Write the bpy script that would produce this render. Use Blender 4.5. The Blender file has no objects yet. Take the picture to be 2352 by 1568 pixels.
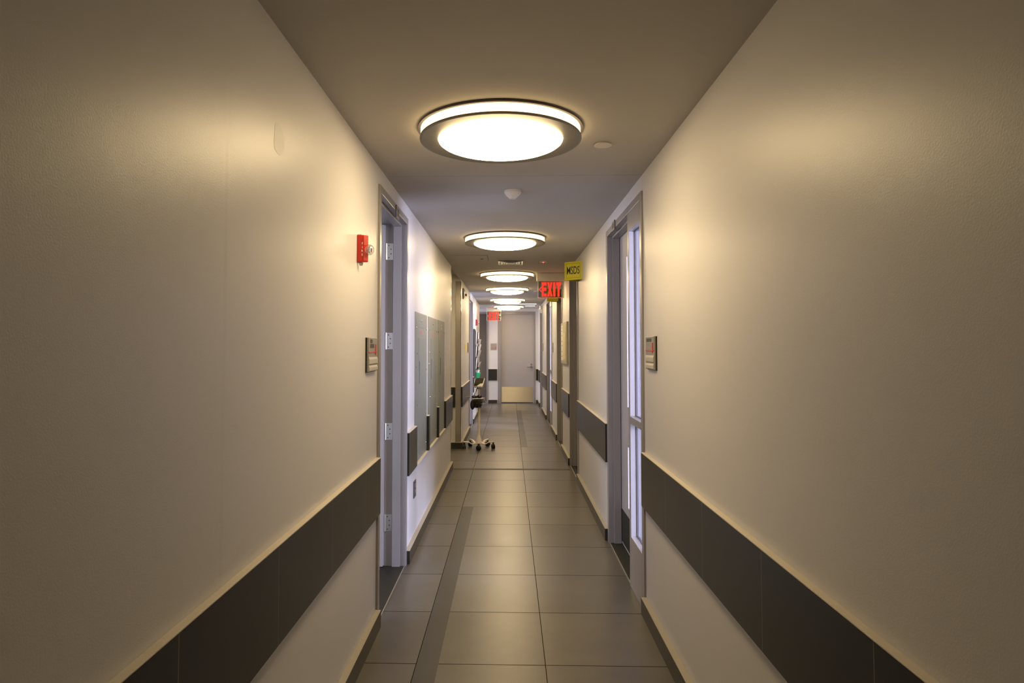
import bpy, bmesh, math, random
from mathutils import Vector, Matrix
random.seed(4)
S = bpy.context.scene
C = S.collection
PI = math.pi
L, R, H = -0.719, 0.768, 2.489
END = 17.35

# ---------------------------------------------------------------- materials
def new_mat(name):
    m = bpy.data.materials.new(name); m.use_nodes = True
    nt = m.node_tree; b = nt.nodes['Principled BSDF']
    return m, nt, b

def mat(name, col, rough=.5, metal=0., spec=.5, bump=0., bscale=400., var=0., vscale=3., coat=0.):
    m, nt, b = new_mat(name)
    b.inputs['Base Color'].default_value = (*col, 1)
    b.inputs['Roughness'].default_value = rough
    b.inputs['Metallic'].default_value = metal
    b.inputs['Specular IOR Level'].default_value = spec
    b.inputs['Coat Weight'].default_value = coat
    g = nt.nodes.new('ShaderNodeNewGeometry')
    if var > 0:
        n = nt.nodes.new('ShaderNodeTexNoise'); n.inputs['Scale'].default_value = vscale
        n.inputs['Detail'].default_value = 4
        nt.links.new(g.outputs['Position'], n.inputs['Vector'])
        mx = nt.nodes.new('ShaderNodeMix'); mx.data_type = 'RGBA'
        mx.inputs['A'].default_value = (*[c*(1-var) for c in col], 1)
        mx.inputs['B'].default_value = (*[min(1, c*(1+var)) for c in col], 1)
        nt.links.new(n.outputs['Fac'], mx.inputs['Factor'])
        nt.links.new(mx.outputs['Result'], b.inputs['Base Color'])
    if bump > 0:
        n = nt.nodes.new('ShaderNodeTexNoise'); n.inputs['Scale'].default_value = bscale
        n.inputs['Detail'].default_value = 3
        nt.links.new(g.outputs['Position'], n.inputs['Vector'])
        bp = nt.nodes.new('ShaderNodeBump'); bp.inputs['Strength'].default_value = bump
        bp.inputs['Distance'].default_value = .002
        nt.links.new(n.outputs['Fac'], bp.inputs['Height'])
        nt.links.new(bp.outputs['Normal'], b.inputs['Normal'])
    return m

def emis(name, col, s, basec=(.8, .8, .78)):
    m, nt, b = new_mat(name)
    b.inputs['Base Color'].default_value = (*basec, 1)
    b.inputs['Emission Color'].default_value = (*col, 1)
    b.inputs['Emission Strength'].default_value = s
    b.inputs['Roughness'].default_value = .4
    return m

def steel(name, col=(.62, .60, .57), rough=.28, axis='Z', aniso=0., rot=0.):
    m, nt, b = new_mat(name)
    b.inputs['Base Color'].default_value = (*col, 1)
    b.inputs['Metallic'].default_value = 1
    b.inputs['Roughness'].default_value = rough
    if aniso > 0:
        b.inputs['Anisotropic'].default_value = aniso; b.inputs['Anisotropic Rotation'].default_value = rot
        tg = nt.nodes.new('ShaderNodeTangent'); tg.direction_type = 'RADIAL'; tg.axis = 'Z'; nt.links.new(tg.outputs[0], b.inputs['Tangent'])
    g = nt.nodes.new('ShaderNodeNewGeometry')
    mp = nt.nodes.new('ShaderNodeMapping')
    sc = {'Z': (300, 300, 2), 'X': (2, 2, 300)}[axis]
    mp.inputs['Scale'].default_value = sc
    n = nt.nodes.new('ShaderNodeTexNoise'); n.inputs['Scale'].default_value = 1; n.inputs['Detail'].default_value = 3
    nt.links.new(g.outputs['Position'], mp.inputs['Vector']); nt.links.new(mp.outputs['Vector'], n.inputs['Vector'])
    mr = nt.nodes.new('ShaderNodeMapRange')
    mr.inputs['To Min'].default_value = rough*.75; mr.inputs['To Max'].default_value = rough*1.35
    nt.links.new(n.outputs['Fac'], mr.inputs['Value']); nt.links.new(mr.outputs['Result'], b.inputs['Roughness'])
    bp = nt.nodes.new('ShaderNodeBump'); bp.inputs['Strength'].default_value = .02; bp.inputs['Distance'].default_value = .001
    nt.links.new(n.outputs['Fac'], bp.inputs['Height']); nt.links.new(bp.outputs['Normal'], b.inputs['Normal'])
    return m

def line_mask(nt, src, period, offset, width):
    """1 on thin lines every period (metres) along the coordinate src"""
    a = nt.nodes.new('ShaderNodeMath'); a.operation = 'SUBTRACT'; a.inputs[1].default_value = offset - 1000*period
    nt.links.new(src, a.inputs[0])
    b = nt.nodes.new('ShaderNodeMath'); b.operation = 'PINGPONG'; b.inputs[1].default_value = period/2
    nt.links.new(a.outputs[0], b.inputs[0])
    c = nt.nodes.new('ShaderNodeMath'); c.operation = 'LESS_THAN'; c.inputs[1].default_value = width/2
    nt.links.new(b.outputs[0], c.inputs[0])
    return c.outputs[0]

def floor_mat():
    m, nt, b = new_mat('floor_tile'); b.inputs['Specular IOR Level'].default_value = .7
    g = nt.nodes.new('ShaderNodeNewGeometry'); sp = nt.nodes.new('ShaderNodeSeparateXYZ')
    nt.links.new(g.outputs['Position'], sp.inputs[0])
    mx_ = line_mask(nt, sp.outputs['X'], .61, .168, .004)
    my_ = line_mask(nt, sp.outputs['Y'], .61, 3.158, .0055)
    mm = nt.nodes.new('ShaderNodeMath'); mm.operation = 'MAXIMUM'
    nt.links.new(mx_, mm.inputs[0]); nt.links.new(my_, mm.inputs[1])
    # one tone per tile
    idx = []
    for s_, off in (('X', .168), ('Y', 3.158)):
        a = nt.nodes.new('ShaderNodeMath'); a.operation = 'SUBTRACT'; a.inputs[1].default_value = off
        nt.links.new(sp.outputs[s_], a.inputs[0])
        d = nt.nodes.new('ShaderNodeMath'); d.operation = 'DIVIDE'; d.inputs[1].default_value = .61
        nt.links.new(a.outputs[0], d.inputs[0])
        f = nt.nodes.new('ShaderNodeMath'); f.operation = 'FLOOR'; nt.links.new(d.outputs[0], f.inputs[0]); idx.append(f)
    cb = nt.nodes.new('ShaderNodeCombineXYZ')
    nt.links.new(idx[0].outputs[0], cb.inputs[0]); nt.links.new(idx[1].outputs[0], cb.inputs[1])
    wn = nt.nodes.new('ShaderNodeTexWhiteNoise'); nt.links.new(cb.outputs[0], wn.inputs['Vector'])
    n = nt.nodes.new('ShaderNodeTexNoise'); n.inputs['Scale'].default_value = 3.2; n.inputs['Detail'].default_value = 7
    n.inputs['Roughness'].default_value = .6
    nt.links.new(g.outputs['Position'], n.inputs['Vector'])
    ad = nt.nodes.new('ShaderNodeMath'); ad.operation = 'MULTIPLY_ADD'; ad.inputs[1].default_value = .35
    nt.links.new(wn.outputs['Value'], ad.inputs[0]); nt.links.new(n.outputs['Fac'], ad.inputs[2])
    cr = nt.nodes.new('ShaderNodeValToRGB')
    cr.color_ramp.elements[0].position = .35; cr.color_ramp.elements[0].color = (.085, .077, .063, 1)
    cr.color_ramp.elements[1].position = .95; cr.color_ramp.elements[1].color = (.145, .13, .105, 1)
    nt.links.new(ad.outputs[0], cr.inputs['Fac'])
    mx = nt.nodes.new('ShaderNodeMix'); mx.data_type = 'RGBA'
    mx.inputs['B'].default_value = (.03, .024, .018, 1)
    nt.links.new(mm.outputs[0], mx.inputs['Factor']); nt.links.new(cr.outputs['Color'], mx.inputs['A'])
    nt.links.new(mx.outputs['Result'], b.inputs['Base Color'])
    mr = nt.nodes.new('ShaderNodeMapRange'); mr.inputs['To Min'].default_value = .27; mr.inputs['To Max'].default_value = .38
    nt.links.new(n.outputs['Fac'], mr.inputs['Value'])
    rx = nt.nodes.new('ShaderNodeMath'); rx.operation = 'MAXIMUM'; nt.links.new(mr.outputs['Result'], rx.inputs[0]); nt.links.new(mm.outputs[0], rx.inputs[1])
    nt.links.new(rx.outputs[0], b.inputs['Roughness'])
    sx_ = nt.nodes.new('ShaderNodeMath'); sx_.operation = 'MULTIPLY_ADD'; sx_.inputs[1].default_value = -.7; sx_.inputs[2].default_value = .7
    nt.links.new(mm.outputs[0], sx_.inputs[0]); nt.links.new(sx_.outputs[0], b.inputs['Specular IOR Level'])
    bp = nt.nodes.new('ShaderNodeBump'); bp.invert = True; bp.inputs['Strength'].default_value = .5; bp.inputs['Distance'].default_value = .002
    nt.links.new(mm.outputs[0], bp.inputs['Height']); nt.links.new(bp.outputs['Normal'], b.inputs['Normal'])
    return m

def wall_tile_mat():
    m, nt, b = new_mat('wall_tile')
    g = nt.nodes.new('ShaderNodeNewGeometry'); sp = nt.nodes.new('ShaderNodeSeparateXYZ')
    nt.links.new(g.outputs['Position'], sp.inputs[0])
    k = line_mask(nt, sp.outputs['Y'], .602, 3.195, .003)
    n = nt.nodes.new('ShaderNodeTexNoise'); n.inputs['Scale'].default_value = 2.5; n.inputs['Detail'].default_value = 5
    nt.links.new(g.outputs['Position'], n.inputs['Vector'])
    cr = nt.nodes.new('ShaderNodeValToRGB')
    cr.color_ramp.elements[0].color = (.022, .022, .017, 1); cr.color_ramp.elements[1].color = (.032, .032, .025, 1)
    nt.links.new(n.outputs['Fac'], cr.inputs['Fac'])
    mx = nt.nodes.new('ShaderNodeMix'); mx.data_type = 'RGBA'; mx.inputs['B'].default_value = (.2, .185, .15, 1)
    nt.links.new(k, mx.inputs['Factor']); nt.links.new(cr.outputs['Color'], mx.inputs['A'])
    nt.links.new(mx.outputs['Result'], b.inputs['Base Color'])
    b.inputs['Roughness'].default_value = .3; b.inputs['Specular IOR Level'].default_value = .36
    return m

def paint_mat(name, col, rough, seam=None, joint=None, spec=.5):
    m, nt, b = new_mat(name)
    g = nt.nodes.new('ShaderNodeNewGeometry'); sp = nt.nodes.new('ShaderNodeSeparateXYZ')
    nt.links.new(g.outputs['Position'], sp.inputs[0])
    n = nt.nodes.new('ShaderNodeTexNoise'); n.inputs['Scale'].default_value = 1.3; n.inputs['Detail'].default_value = 5
    nt.links.new(g.outputs['Position'], n.inputs['Vector'])
    mx = nt.nodes.new('ShaderNodeMix'); mx.data_type = 'RGBA'
    mx.inputs['A'].default_value = (*[c*.965 for c in col], 1); mx.inputs['B'].default_value = (*[c*1.02 for c in col], 1)
    nt.links.new(n.outputs['Fac'], mx.inputs['Factor'])
    out = mx.outputs['Result']
    if seam is not None:
        k = line_mask(nt, sp.outputs['Y'], 40., seam, .004)
        m2 = nt.nodes.new('ShaderNodeMix'); m2.data_type = 'RGBA'
        m2.inputs['B'].default_value = (*[c*.55 for c in col], 1)
        nt.links.new(k, m2.inputs['Factor']); nt.links.new(out, m2.inputs['A']); out = m2.outputs['Result']
    nt.links.new(out, b.inputs['Base Color'])
    b.inputs['Roughness'].default_value = rough
    b.inputs['Specular IOR Level'].default_value = spec
    # roller stipple
    n2 = nt.nodes.new('ShaderNodeTexNoise'); n2.inputs['Scale'].default_value = 260; n2.inputs['Detail'].default_value = 2
    nt.links.new(g.outputs['Position'], n2.inputs['Vector'])
    bp = nt.nodes.new('ShaderNodeBump'); bp.inputs['Strength'].default_value = .22; bp.inputs['Distance'].default_value = .0012
    nt.links.new(n2.outputs['Fac'], bp.inputs['Height'])
    n3 = nt.nodes.new('ShaderNodeTexNoise'); n3.inputs['Scale'].default_value = 3.; n3.inputs['Detail'].default_value = 2
    nt.links.new(g.outputs['Position'], n3.inputs['Vector'])
    b3 = nt.nodes.new('ShaderNodeBump'); b3.inputs['Strength'].default_value = .25; b3.inputs['Distance'].default_value = .006
    nt.links.new(n3.outputs['Fac'], b3.inputs['Height']); nt.links.new(bp.outputs['Normal'], b3.inputs['Normal'])
    last = b3
    if joint is not None:   # faint plasterboard joint, a low ridge
        a = nt.nodes.new('ShaderNodeMath'); a.operation = 'SUBTRACT'; a.inputs[1].default_value = joint
        nt.links.new(sp.outputs['Y'], a.inputs[0])
        c = nt.nodes.new('ShaderNodeMapRange'); c.interpolation_type = 'SMOOTHSTEP'
        c.inputs['From Min'].default_value = -.012; c.inputs['From Max'].default_value = .012
        nt.links.new(a.outputs[0], c.inputs['Value'])
        b4 = nt.nodes.new('ShaderNodeBump'); b4.inputs['Strength'].default_value = .5; b4.inputs['Distance'].default_value = .0012
        nt.links.new(c.outputs['Result'], b4.inputs['Height']); nt.links.new(last.outputs['Normal'], b4.inputs['Normal'])
        last = b4
    nt.links.new(last.outputs['Normal'], b.inputs['Normal'])
    return m

def glass_mat(name, tint=(.97, .98, 1), refl=.05):
    m = bpy.data.materials.new(name); m.use_nodes = True; nt = m.node_tree; nt.nodes.clear()
    o = nt.nodes.new('ShaderNodeOutputMaterial'); t = nt.nodes.new('ShaderNodeBsdfTransparent')
    t.inputs[0].default_value = (*tint, 1)
    g = nt.nodes.new('ShaderNodeBsdfGlossy'); g.inputs['Roughness'].default_value = .03
    lw = nt.nodes.new('ShaderNodeLayerWeight'); lw.inputs[0].default_value = .5
    pw = nt.nodes.new('ShaderNodeMath'); pw.operation = 'POWER'; pw.inputs[1].default_value = 4.5; nt.links.new(lw.outputs['Facing'], pw.inputs[0])
    f = nt.nodes.new('ShaderNodeMath'); f.operation = 'MULTIPLY_ADD'; f.inputs[1].default_value = .8; f.inputs[2].default_value = refl
    nt.links.new(pw.outputs[0], f.inputs[0])
    mx = nt.nodes.new('ShaderNodeMixShader')
    nt.links.new(f.outputs[0], mx.inputs[0]); nt.links.new(t.outputs[0], mx.inputs[1]); nt.links.new(g.outputs[0], mx.inputs[2])
    nt.links.new(mx.outputs[0], o.inputs[0])
    return m

M = dict(
    floor=floor_mat(), tile=wall_tile_mat(),
    wall=paint_mat('wall_paint', (.69, .68, .675), .40, seam=3.785, spec=.42),
    wall_l=paint_mat('wall_paint_with_joint', (.69, .68, .675), .39, joint=1.64, spec=.42),
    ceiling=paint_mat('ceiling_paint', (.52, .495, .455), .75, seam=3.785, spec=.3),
    room=paint_mat('room_paint', (.74, .73, .74), .6),
    cap=mat('cap_grout', (.70, .64, .54), .5, bump=.3, bscale=120, var=.06, vscale=30),
    base=mat('base_tile', (.032, .029, .021), .38, var=.1, vscale=4),
    inlay=mat('inlay_tile', (.045, .043, .036), .36, var=.08, vscale=5),
    frame=mat('frame_paint', (.285, .268, .262), .3),
    door=mat('door_paint', (.40, .375, .36), .42),
    darkdoor=mat('dark_door_paint', (.105, .088, .068), .45),
    stone=mat('threshold_stone', (.03, .03, .022), .55, spec=.25, var=.15, vscale=20),
    steel=steel('brushed_steel', (.66, .62, .55), .2, 'Z', .8, 0.), steel_h=steel('kick_steel', (.62, .57, .48), .34, 'X', .85, .25),
    dsteel=steel('lamp_metal', (.30, .28, .235), .5),
    hinge=steel('hinge_steel', (.75, .74, .68), .35),
    chrome=mat('polished_metal', (.75, .74, .72), .15, 1.),
    lamp=emis('lamp_diffuser', (1., .745, .405), 16.5),
    lampside=emis('lamp_side_diffuser', (1., .70, .34), 2.6),
    white=mat('white_plastic', (.90, .89, .88), .35), offwhite=mat('warm_plastic', (.70, .66, .58), .45),
    black=mat('black_plastic', (.012, .012, .013), .35), darkgrey=mat('dark_grey_plastic', (.06, .058, .055), .5),
    fabric=mat('black_fabric', (.014, .012, .014), .8, bump=.6, bscale=300),
    red=mat('red_plastic', (.62, .025, .012), .35), darkred=mat('dark_red_plastic', (.30, .012, .012), .4),
    redprint=mat('red_print', (.62, .05, .04), .4), palered=mat('pale_red_print', (.68, .16, .14), .5),
    clear=glass_mat('clear_plastic', (.88, .86, .84), .2), glass=glass_mat('window_glass'),
    plate=mat('sign_plate', (.36, .345, .31), .35, .3), plate2=mat('sign_plate_light', (.52, .50, .44), .4),
    yellow=mat('yellow_board', (.62, .56, .018), .45), black_ink=mat('black_ink', (.02, .018, .01), .5),
    exitred=emis('exit_letters', (1., .035, .02), .85, (.25, .01, .005)), exitedge=emis('exit_glow_edge', (1., .12, .08), .7, (.3, .05, .04)),
    acrylic=glass_mat('exit_acrylic', (.72, .68, .62)),
    panel=mat('panel_enamel', (.24, .26, .23), .38, var=.03, vscale=5), panel2=mat('panel_enamel_door', (.22, .24, .21), .36),
    outlet=mat('outlet_plastic', (.09, .075, .075), .4),
    paper=mat('white_paper', (.85, .84, .86), .7), cream=mat('cream_paper', (.72, .66, .42), .7),
    note=mat('yellow_paper', (.78, .66, .2), .7), green=mat('green_folder', (.02, .48, .16), .5), dgreen=mat('dark_green_folder', (.01, .09, .04), .6),
    cork=mat('board_surface', (.55, .50, .38), .6, bump=.4, bscale=300), boardframe=mat('board_frame', (.48, .44, .35), .4),
    cart=mat('cart_enamel', (.88, .82, .78), .35), rubber=mat('caster_rubber', (.01, .01, .012), .5),
    screen=mat('dark_screen', (.03, .028, .015), .12, coat=.5), cable=mat('pale_cable', (.62, .60, .46), .5),
    bell=mat('bell_enamel', (.48, .42, .32), .3), coolstrip=emis('cool_strip', (.85, .9, 1.), 4.),
    led=emis('red_led', (1., .03, .05), 3.), mark=mat('scuff_paint', (.655, .645, .64), .46, var=.06, vscale=25),
    basecap=mat('base_cap_grout', (.42, .385, .31), .6, bump=.3, bscale=120, var=.06, vscale=30),
    rim=mat('lamp_rim', (.10, .085, .085), .5),
    gasket=mat('dark_gasket', (.09, .08, .085), .5), blue=mat('blue_plastic', (.03, .05, .25), .5),
)

# ---------------------------------------------------------------- geometry helpers
class MB:
    def __init__(s): s.bm = bmesh.new()
    def box(s, x0, x1, y0, y1, z0, z1, bev=0.):
        x0, x1 = sorted((x0, x1)); y0, y1 = sorted((y0, y1)); z0, z1 = sorted((z0, z1))
        r = bmesh.ops.create_cube(s.bm, size=1, matrix=Matrix.Translation(((x0+x1)/2, (y0+y1)/2, (z0+z1)/2)) @ Matrix.Diagonal((x1-x0, y1-y0, z1-z0, 1)))
        if bev > 0:
            es = list({e for v in r['verts'] for e in v.link_edges})
            bmesh.ops.bevel(s.bm, geom=es, offset=bev, segments=2, affect='EDGES', profile=.5)
        return s
    def cyl(s, p0, p1, r0, r1=None, n=24, caps=True):
        r1 = r0 if r1 is None else r1
        p0, p1 = Vector(p0), Vector(p1); d = p1-p0
        m = Matrix.Translation((p0+p1)/2) @ d.to_track_quat('Z', 'Y').to_matrix().to_4x4()
        bmesh.ops.create_cone(s.bm, cap_ends=caps, segments=n, radius1=r0, radius2=r1, depth=d.length, matrix=m)
        return s
    def sphere(s, c, r, sc=(1, 1, 1), n=20):
        bmesh.ops.create_uvsphere(s.bm, u_segments=n, v_segments=n//2, radius=r, matrix=Matrix.Translation(c) @ Matrix.Diagonal((*sc, 1)))
        return s
    def tube(s, pts, r, n=8, smooth=False):
        pts = [Vector(p) for p in pts]; rings = []
        if smooth:
            q = [pts[0]]+pts+[pts[-1]]; out = []
            for i in range(1, len(q)-2):
                a, b, c, d = q[i-1], q[i], q[i+1], q[i+2]
                for k in range(6):
                    t = k/6
                    out.append(.5*((2*b)+(c-a)*t+(2*a-5*b+4*c-d)*t*t+(3*b-a-3*c+d)*t*t*t))
            pts = out+[pts[-1]]
        for i, p in enumerate(pts):
            d = (pts[min(i+1, len(pts)-1)]-pts[max(i-1, 0)]).normalized()
            q = d.to_track_quat('Z', 'Y')
            rr = r[i] if isinstance(r, (list, tuple)) else r
            rings.append([s.bm.verts.new(p + q @ Vector((rr*math.cos(2*PI*k/n), rr*math.sin(2*PI*k/n), 0))) for k in range(n)])
        for a, b in zip(rings, rings[1:]):
            for k in range(n): s.bm.faces.new((a[k], a[(k+1) % n], b[(k+1) % n], b[k]))
        s.bm.faces.new(rings[0][::-1]); s.bm.faces.new(rings[-1])
        return s
    def lathe(s, prof, c=(0, 0, 0), n=96, close=False):
        rings = []
        for r, z in prof:
            if r < 1e-6: rings.append([s.bm.verts.new((c[0], c[1], c[2]+z))])
            else: rings.append([s.bm.verts.new((c[0]+r*math.cos(2*PI*k/n), c[1]+r*math.sin(2*PI*k/n), c[2]+z)) for k in range(n)])
        prs = list(zip(rings, rings[1:]))
        if close: prs.append((rings[-1], rings[0]))
        for a, b in prs:
            for k in range(n):
                k2 = (k+1) % n
                if len(a) == 1 and len(b) == 1: continue
                if len(a) == 1: s.bm.faces.new((a[0], b[k2], b[k]))
                elif len(b) == 1: s.bm.faces.new((a[k], a[k2], b[0]))
                else: s.bm.faces.new((a[k], a[k2], b[k2], b[k]))
        return s
    def poly(s, pts, org, u, v, w, depth):
        """closed outline pts (2D) on plane org+u*a+v*b, thickness depth along w"""
        org, u, v, w = map(Vector, (org, u, v, w))
        a = [s.bm.verts.new(org+u*p[0]+v*p[1]) for p in pts]
        b = [s.bm.verts.new(org+u*p[0]+v*p[1]+w*depth) for p in pts]
        s.bm.faces.new(a); s.bm.faces.new(b[::-1])
        for i in range(len(pts)):
            j = (i+1) % len(pts); s.bm.faces.new((a[i], b[i], b[j], a[j]))
        return s
    def xf(s, m): bmesh.ops.transform(s.bm, matrix=m, verts=s.bm.verts[:]); return s

def wloc(o):
    v = Vector((0, 0, 0))
    while o is not None: v = v+o.location; o = o.parent
    return v

def obj(name, mb, m, parent=None, smooth=False, bevel=0.):
    bm = mb.bm
    bmesh.ops.recalc_face_normals(bm, faces=bm.faces[:])
    xs = [v.co for v in bm.verts]
    lo = Vector([min(v[i] for v in xs) for i in range(3)]); hi = Vector([max(v[i] for v in xs) for i in range(3)])
    org = Vector(((lo.x+hi.x)/2, (lo.y+hi.y)/2, lo.z))
    bmesh.ops.translate(bm, verts=bm.verts[:], vec=-org)
    me = bpy.data.meshes.new(name); bm.to_mesh(me); bm.free()
    me.materials.append(m)
    if smooth:
        for p in me.polygons: p.use_smooth = True
    o = bpy.data.objects.new(name, me); C.objects.link(o)
    if parent is not None:
        o.parent = parent; o.location = org-wloc(parent)
    else: o.location = org
    if bevel > 0:
        b = o.modifiers.new('bevel', 'BEVEL'); b.width = bevel; b.segments = 2; b.limit_method = 'ANGLE'; b.angle_limit = .6
    if smooth:
        me.set_sharp_from_angle(angle=math.radians(38))
    return o

def tag(o, label, cat, group=None):
    o['label'] = label; o['category'] = cat
    if group: o['group'] = group
    return o
def thing(name, label, cat, loc, group=None):
    o = bpy.data.objects.new(name, None); C.objects.link(o); o.location = loc; o.empty_display_size = .1
    return tag(o, label, cat, group)
def struct(name, mb, m, bevel=0.):
    o = obj(name, mb, m, None, bevel=bevel); o['kind'] = 'structure'; return o
def sempty(name, loc):
    o = bpy.data.objects.new(name, None); C.objects.link(o); o.location = loc; o['kind'] = 'structure'; return o
def dup(root, loc):
    r = root.copy(); C.objects.link(r); r.location = loc
    for ch in list(root.children):
        c = ch.copy(); C.objects.link(c); c.parent = r
        for g in list(ch.children):
            d = g.copy(); C.objects.link(d); d.parent = c
    return r

# ---------------------------------------------------------------- shell
TH = .15
def wall_pieces(mb, x0, x1, spans, openings, ztop):
    """spans: (ya,yb); openings: (ya,yb,za,zb) cut out"""
    ya, yb = spans; y = ya
    for (a, b, za, zb) in sorted(openings):
        if a > y: mb.box(x0, x1, y, a, 0, ztop)
        if zb < ztop: mb.box(x0, x1, a, b, zb, ztop)
        if za > 0: mb.box(x0, x1, a, b, 0, za)
        y = b
    if y < yb: mb.box(x0, x1, y, yb, 0, ztop)

RC0, RC1 = 8.08, 9.69       # side passage on the left
LE = 15.70                  # the left wall ends here
D1 = (3.605, 4.52)          # left open door
D6 = (11.68, 12.70)         # left closed door
mb = MB()
wall_pieces(mb, L-TH, L, (-3, RC0), [(D1[0]-.02, D1[1]+.02, 0, 2.365)], 2.60)
mb.box(L-1.9, L-TH, RC0-.12, RC0, 0, 2.6)
struct('wall_left', mb, M['wall_l'])
mb = MB()
mb.box(L-1.9, L, RC1, RC1+.15, 0, 2.6)
wall_pieces(mb, L-TH, L, (RC1+.15, LE), [(D6[0]-.02, D6[1]+.02, 0, 2.365)], 2.60)
mb.box(L-2.6, L-TH, LE-.12, LE, 0, 2.6)
struct('wall_left_far', mb, M['wall'])
# right wall and its openings
A0, A1 = 3.79, 5.13
B = (7.39, 8.31); Cc = (9.58, 10.50); DD0, DD1 = 11.87, 13.48; EE = (15.33, 16.30)
mb = MB()
wall_pieces(mb, R, R+TH, (-3, END), [(A0, A1, 0, 2.38), (B[0]-.02, B[1]+.02, 0, 2.365), (Cc[0]-.02, Cc[1]+.02, 0, 2.365),
                                     (DD0, DD1, 0, 2.38), (EE[0]-.02, EE[1]+.02, 0, 2.365)], 2.6)
struct('wall_right', mb, M['wall'])
mb = MB()
ED = (-.208, .62)           # end door leaf
ex0, ex1 = ED[0]-.03, ED[1]+.03
mb.box(ex1, R+TH, END, END+TH, 0, 2.6); mb.box(ex0, ex1, END, END+TH, 2.37, 2.6)
mb.box(-.58, ex0, END, END+TH, 0, 2.6); mb.box(-1.52, -.58, END, END+TH, 2.37, 2.6); mb.box(L-2.6, -1.52, END, END+TH, 0, 2.6)
struct('wall_end', mb, M['wall'])
struct('wall_back', MB().box(L-TH, R+TH, -3.15, -3, 0, 2.6), M['wall'])
struct('floor', MB().box(-3.9, 4.4, -3.2, END+.6, -.1, 0), M['floor'])
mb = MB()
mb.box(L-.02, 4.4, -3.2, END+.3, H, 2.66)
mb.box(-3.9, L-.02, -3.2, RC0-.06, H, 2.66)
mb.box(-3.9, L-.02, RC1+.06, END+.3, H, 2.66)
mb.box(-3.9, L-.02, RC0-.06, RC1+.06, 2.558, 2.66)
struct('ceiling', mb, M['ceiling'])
# rooms beyond the doors, seen through panes and the open door
def room(name, mbx): struct(name, mbx, M['room'])
rm = MB()
rm.box(4.0, 4.12, 0.2, .9, 0, H); rm.box(4.0, 4.12, 3.2, 6.4, 0, H); rm.box(4., 4.12, .9, 3.2, 0, .8); rm.box(4., 4.12, .9, 3.2, 2.3, H)
rm.box(R+TH, 4.12, .08, .2, 0, H); rm.box(R+TH, 4.12, 6.4, 6.52, 0, H)
room('wall_side_office', rm)
rm = MB()
rm.box(-3.72, -3.6, .8, 1.4, 0, H); rm.box(-3.72, -3.6, 3.6, 6.6, 0, H); rm.box(-3.72, -3.6, 1.4, 3.6, 0, .8); rm.box(-3.72, -3.6, 1.4, 3.6, 2.3, H)
rm.box(-3.72, L-TH, .68, .8, 0, H); rm.box(-3.72, L-TH, 6.6, 6.72, 0, H)
room('wall_left_office', rm)
rm = MB()
rm.box(3.0, 3.12, 10., 10.6, 0, H); rm.box(3., 3.12, 12.2, 14.4, 0, H); rm.box(3., 3.12, 10.6, 12.2, 0, .8); rm.box(3., 3.12, 10.6, 12.2, 2.3, H)
rm.box(R+TH, 3.12, 9.88, 10., 0, H); rm.box(R+TH, 3.12, 14.4, 14.52, 0, H)
room('wall_far_office', rm)
# side passage end and far left passage with its window
struct('wall_passage', MB().box(L-1.95, L-1.83, RC0-.12, RC1+.15, 0, 2.6), M['wall'])
mb = MB(); x0, x1 = L-2.6, L-2.48
mb.box(x0, x1, LE-.12, LE+.15, 0, 2.6); mb.box(x0, x1, END-.1, END+.1, 0, 2.6)
mb.box(x0, x1, LE+.15, END-.1, 0, .5); mb.box(x0, x1, LE+.15, END-.1, 2.2, 2.6)
struct('wall_passage_far', mb, M['wall'])

def window(name, x, y0, y1, z0, z1, s):
    """window in a wall facing X; s = +1 when daylight comes from +X"""
    w = sempty(name, (x, (y0+y1)/2, z0))
    f = MB(); t = .05
    f.box(x-.03, x+.03, y0, y0+t, z0, z1); f.box(x-.03, x+.03, y1-t, y1, z0, z1)
    f.box(x-.03, x+.03, y0+t, y1-t, z0, z0+t); f.box(x-.03, x+.03, y0+t, y1-t, z1-t, z1)
    ym = (y0+y1)/2; f.box(x-.02, x+.02, ym-.02, ym+.02, z0+t, z1-t)
    obj('window_frame', f, M['white'], w)
    obj('pane', MB().box(x-.003, x+.003, y0+t, y1-t, z0+t, z1-t), M['glass'], w)
def daylight(name, x, yc, zc, sy, sz, s, power, col=(.60, .67, 1.)):
    ld = bpy.data.lights.new(name, 'AREA'); ld.shape = 'RECTANGLE'; ld.size = sz; ld.size_y = sy
    ld.energy = power; ld.color = col
    o = bpy.data.objects.new(name, ld); C.objects.link(o); o.location = (x, yc, zc)
    o.rotation_euler = (0, (PI/2 if s > 0 else -PI/2), 0)   # -Z axis points into the room
window('window_1', 4.06, .9, 3.2, .8, 2.3, 1); daylight('daylight_side_office', 4.3, 2.05, 1.6, 2.2, 1.4, 1, 850, (.70, .72, 1.))
window('window_2', -3.66, 1.4, 3.6, .8, 2.3, -1); daylight('daylight_left_office', -3.9, 2.5, 1.6, 2.1, 1.4, -1, 85, (.76, .78, 1.))
window('window_3', 3.06, 10.6, 12.2, .8, 2.3, 1); daylight('daylight_far_office', 3.3, 11.4, 1.6, 1.5, 1.4, 1, 500, (.68, .72, 1.))
window('window_4', L-2.54, LE+.15, END-.1, .5, 2.2, -1); daylight('daylight_passage', L-2.8, 16.5, 1.4, 1.3, 1.6, -1, 75, (.80, .80, 1.))

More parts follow.
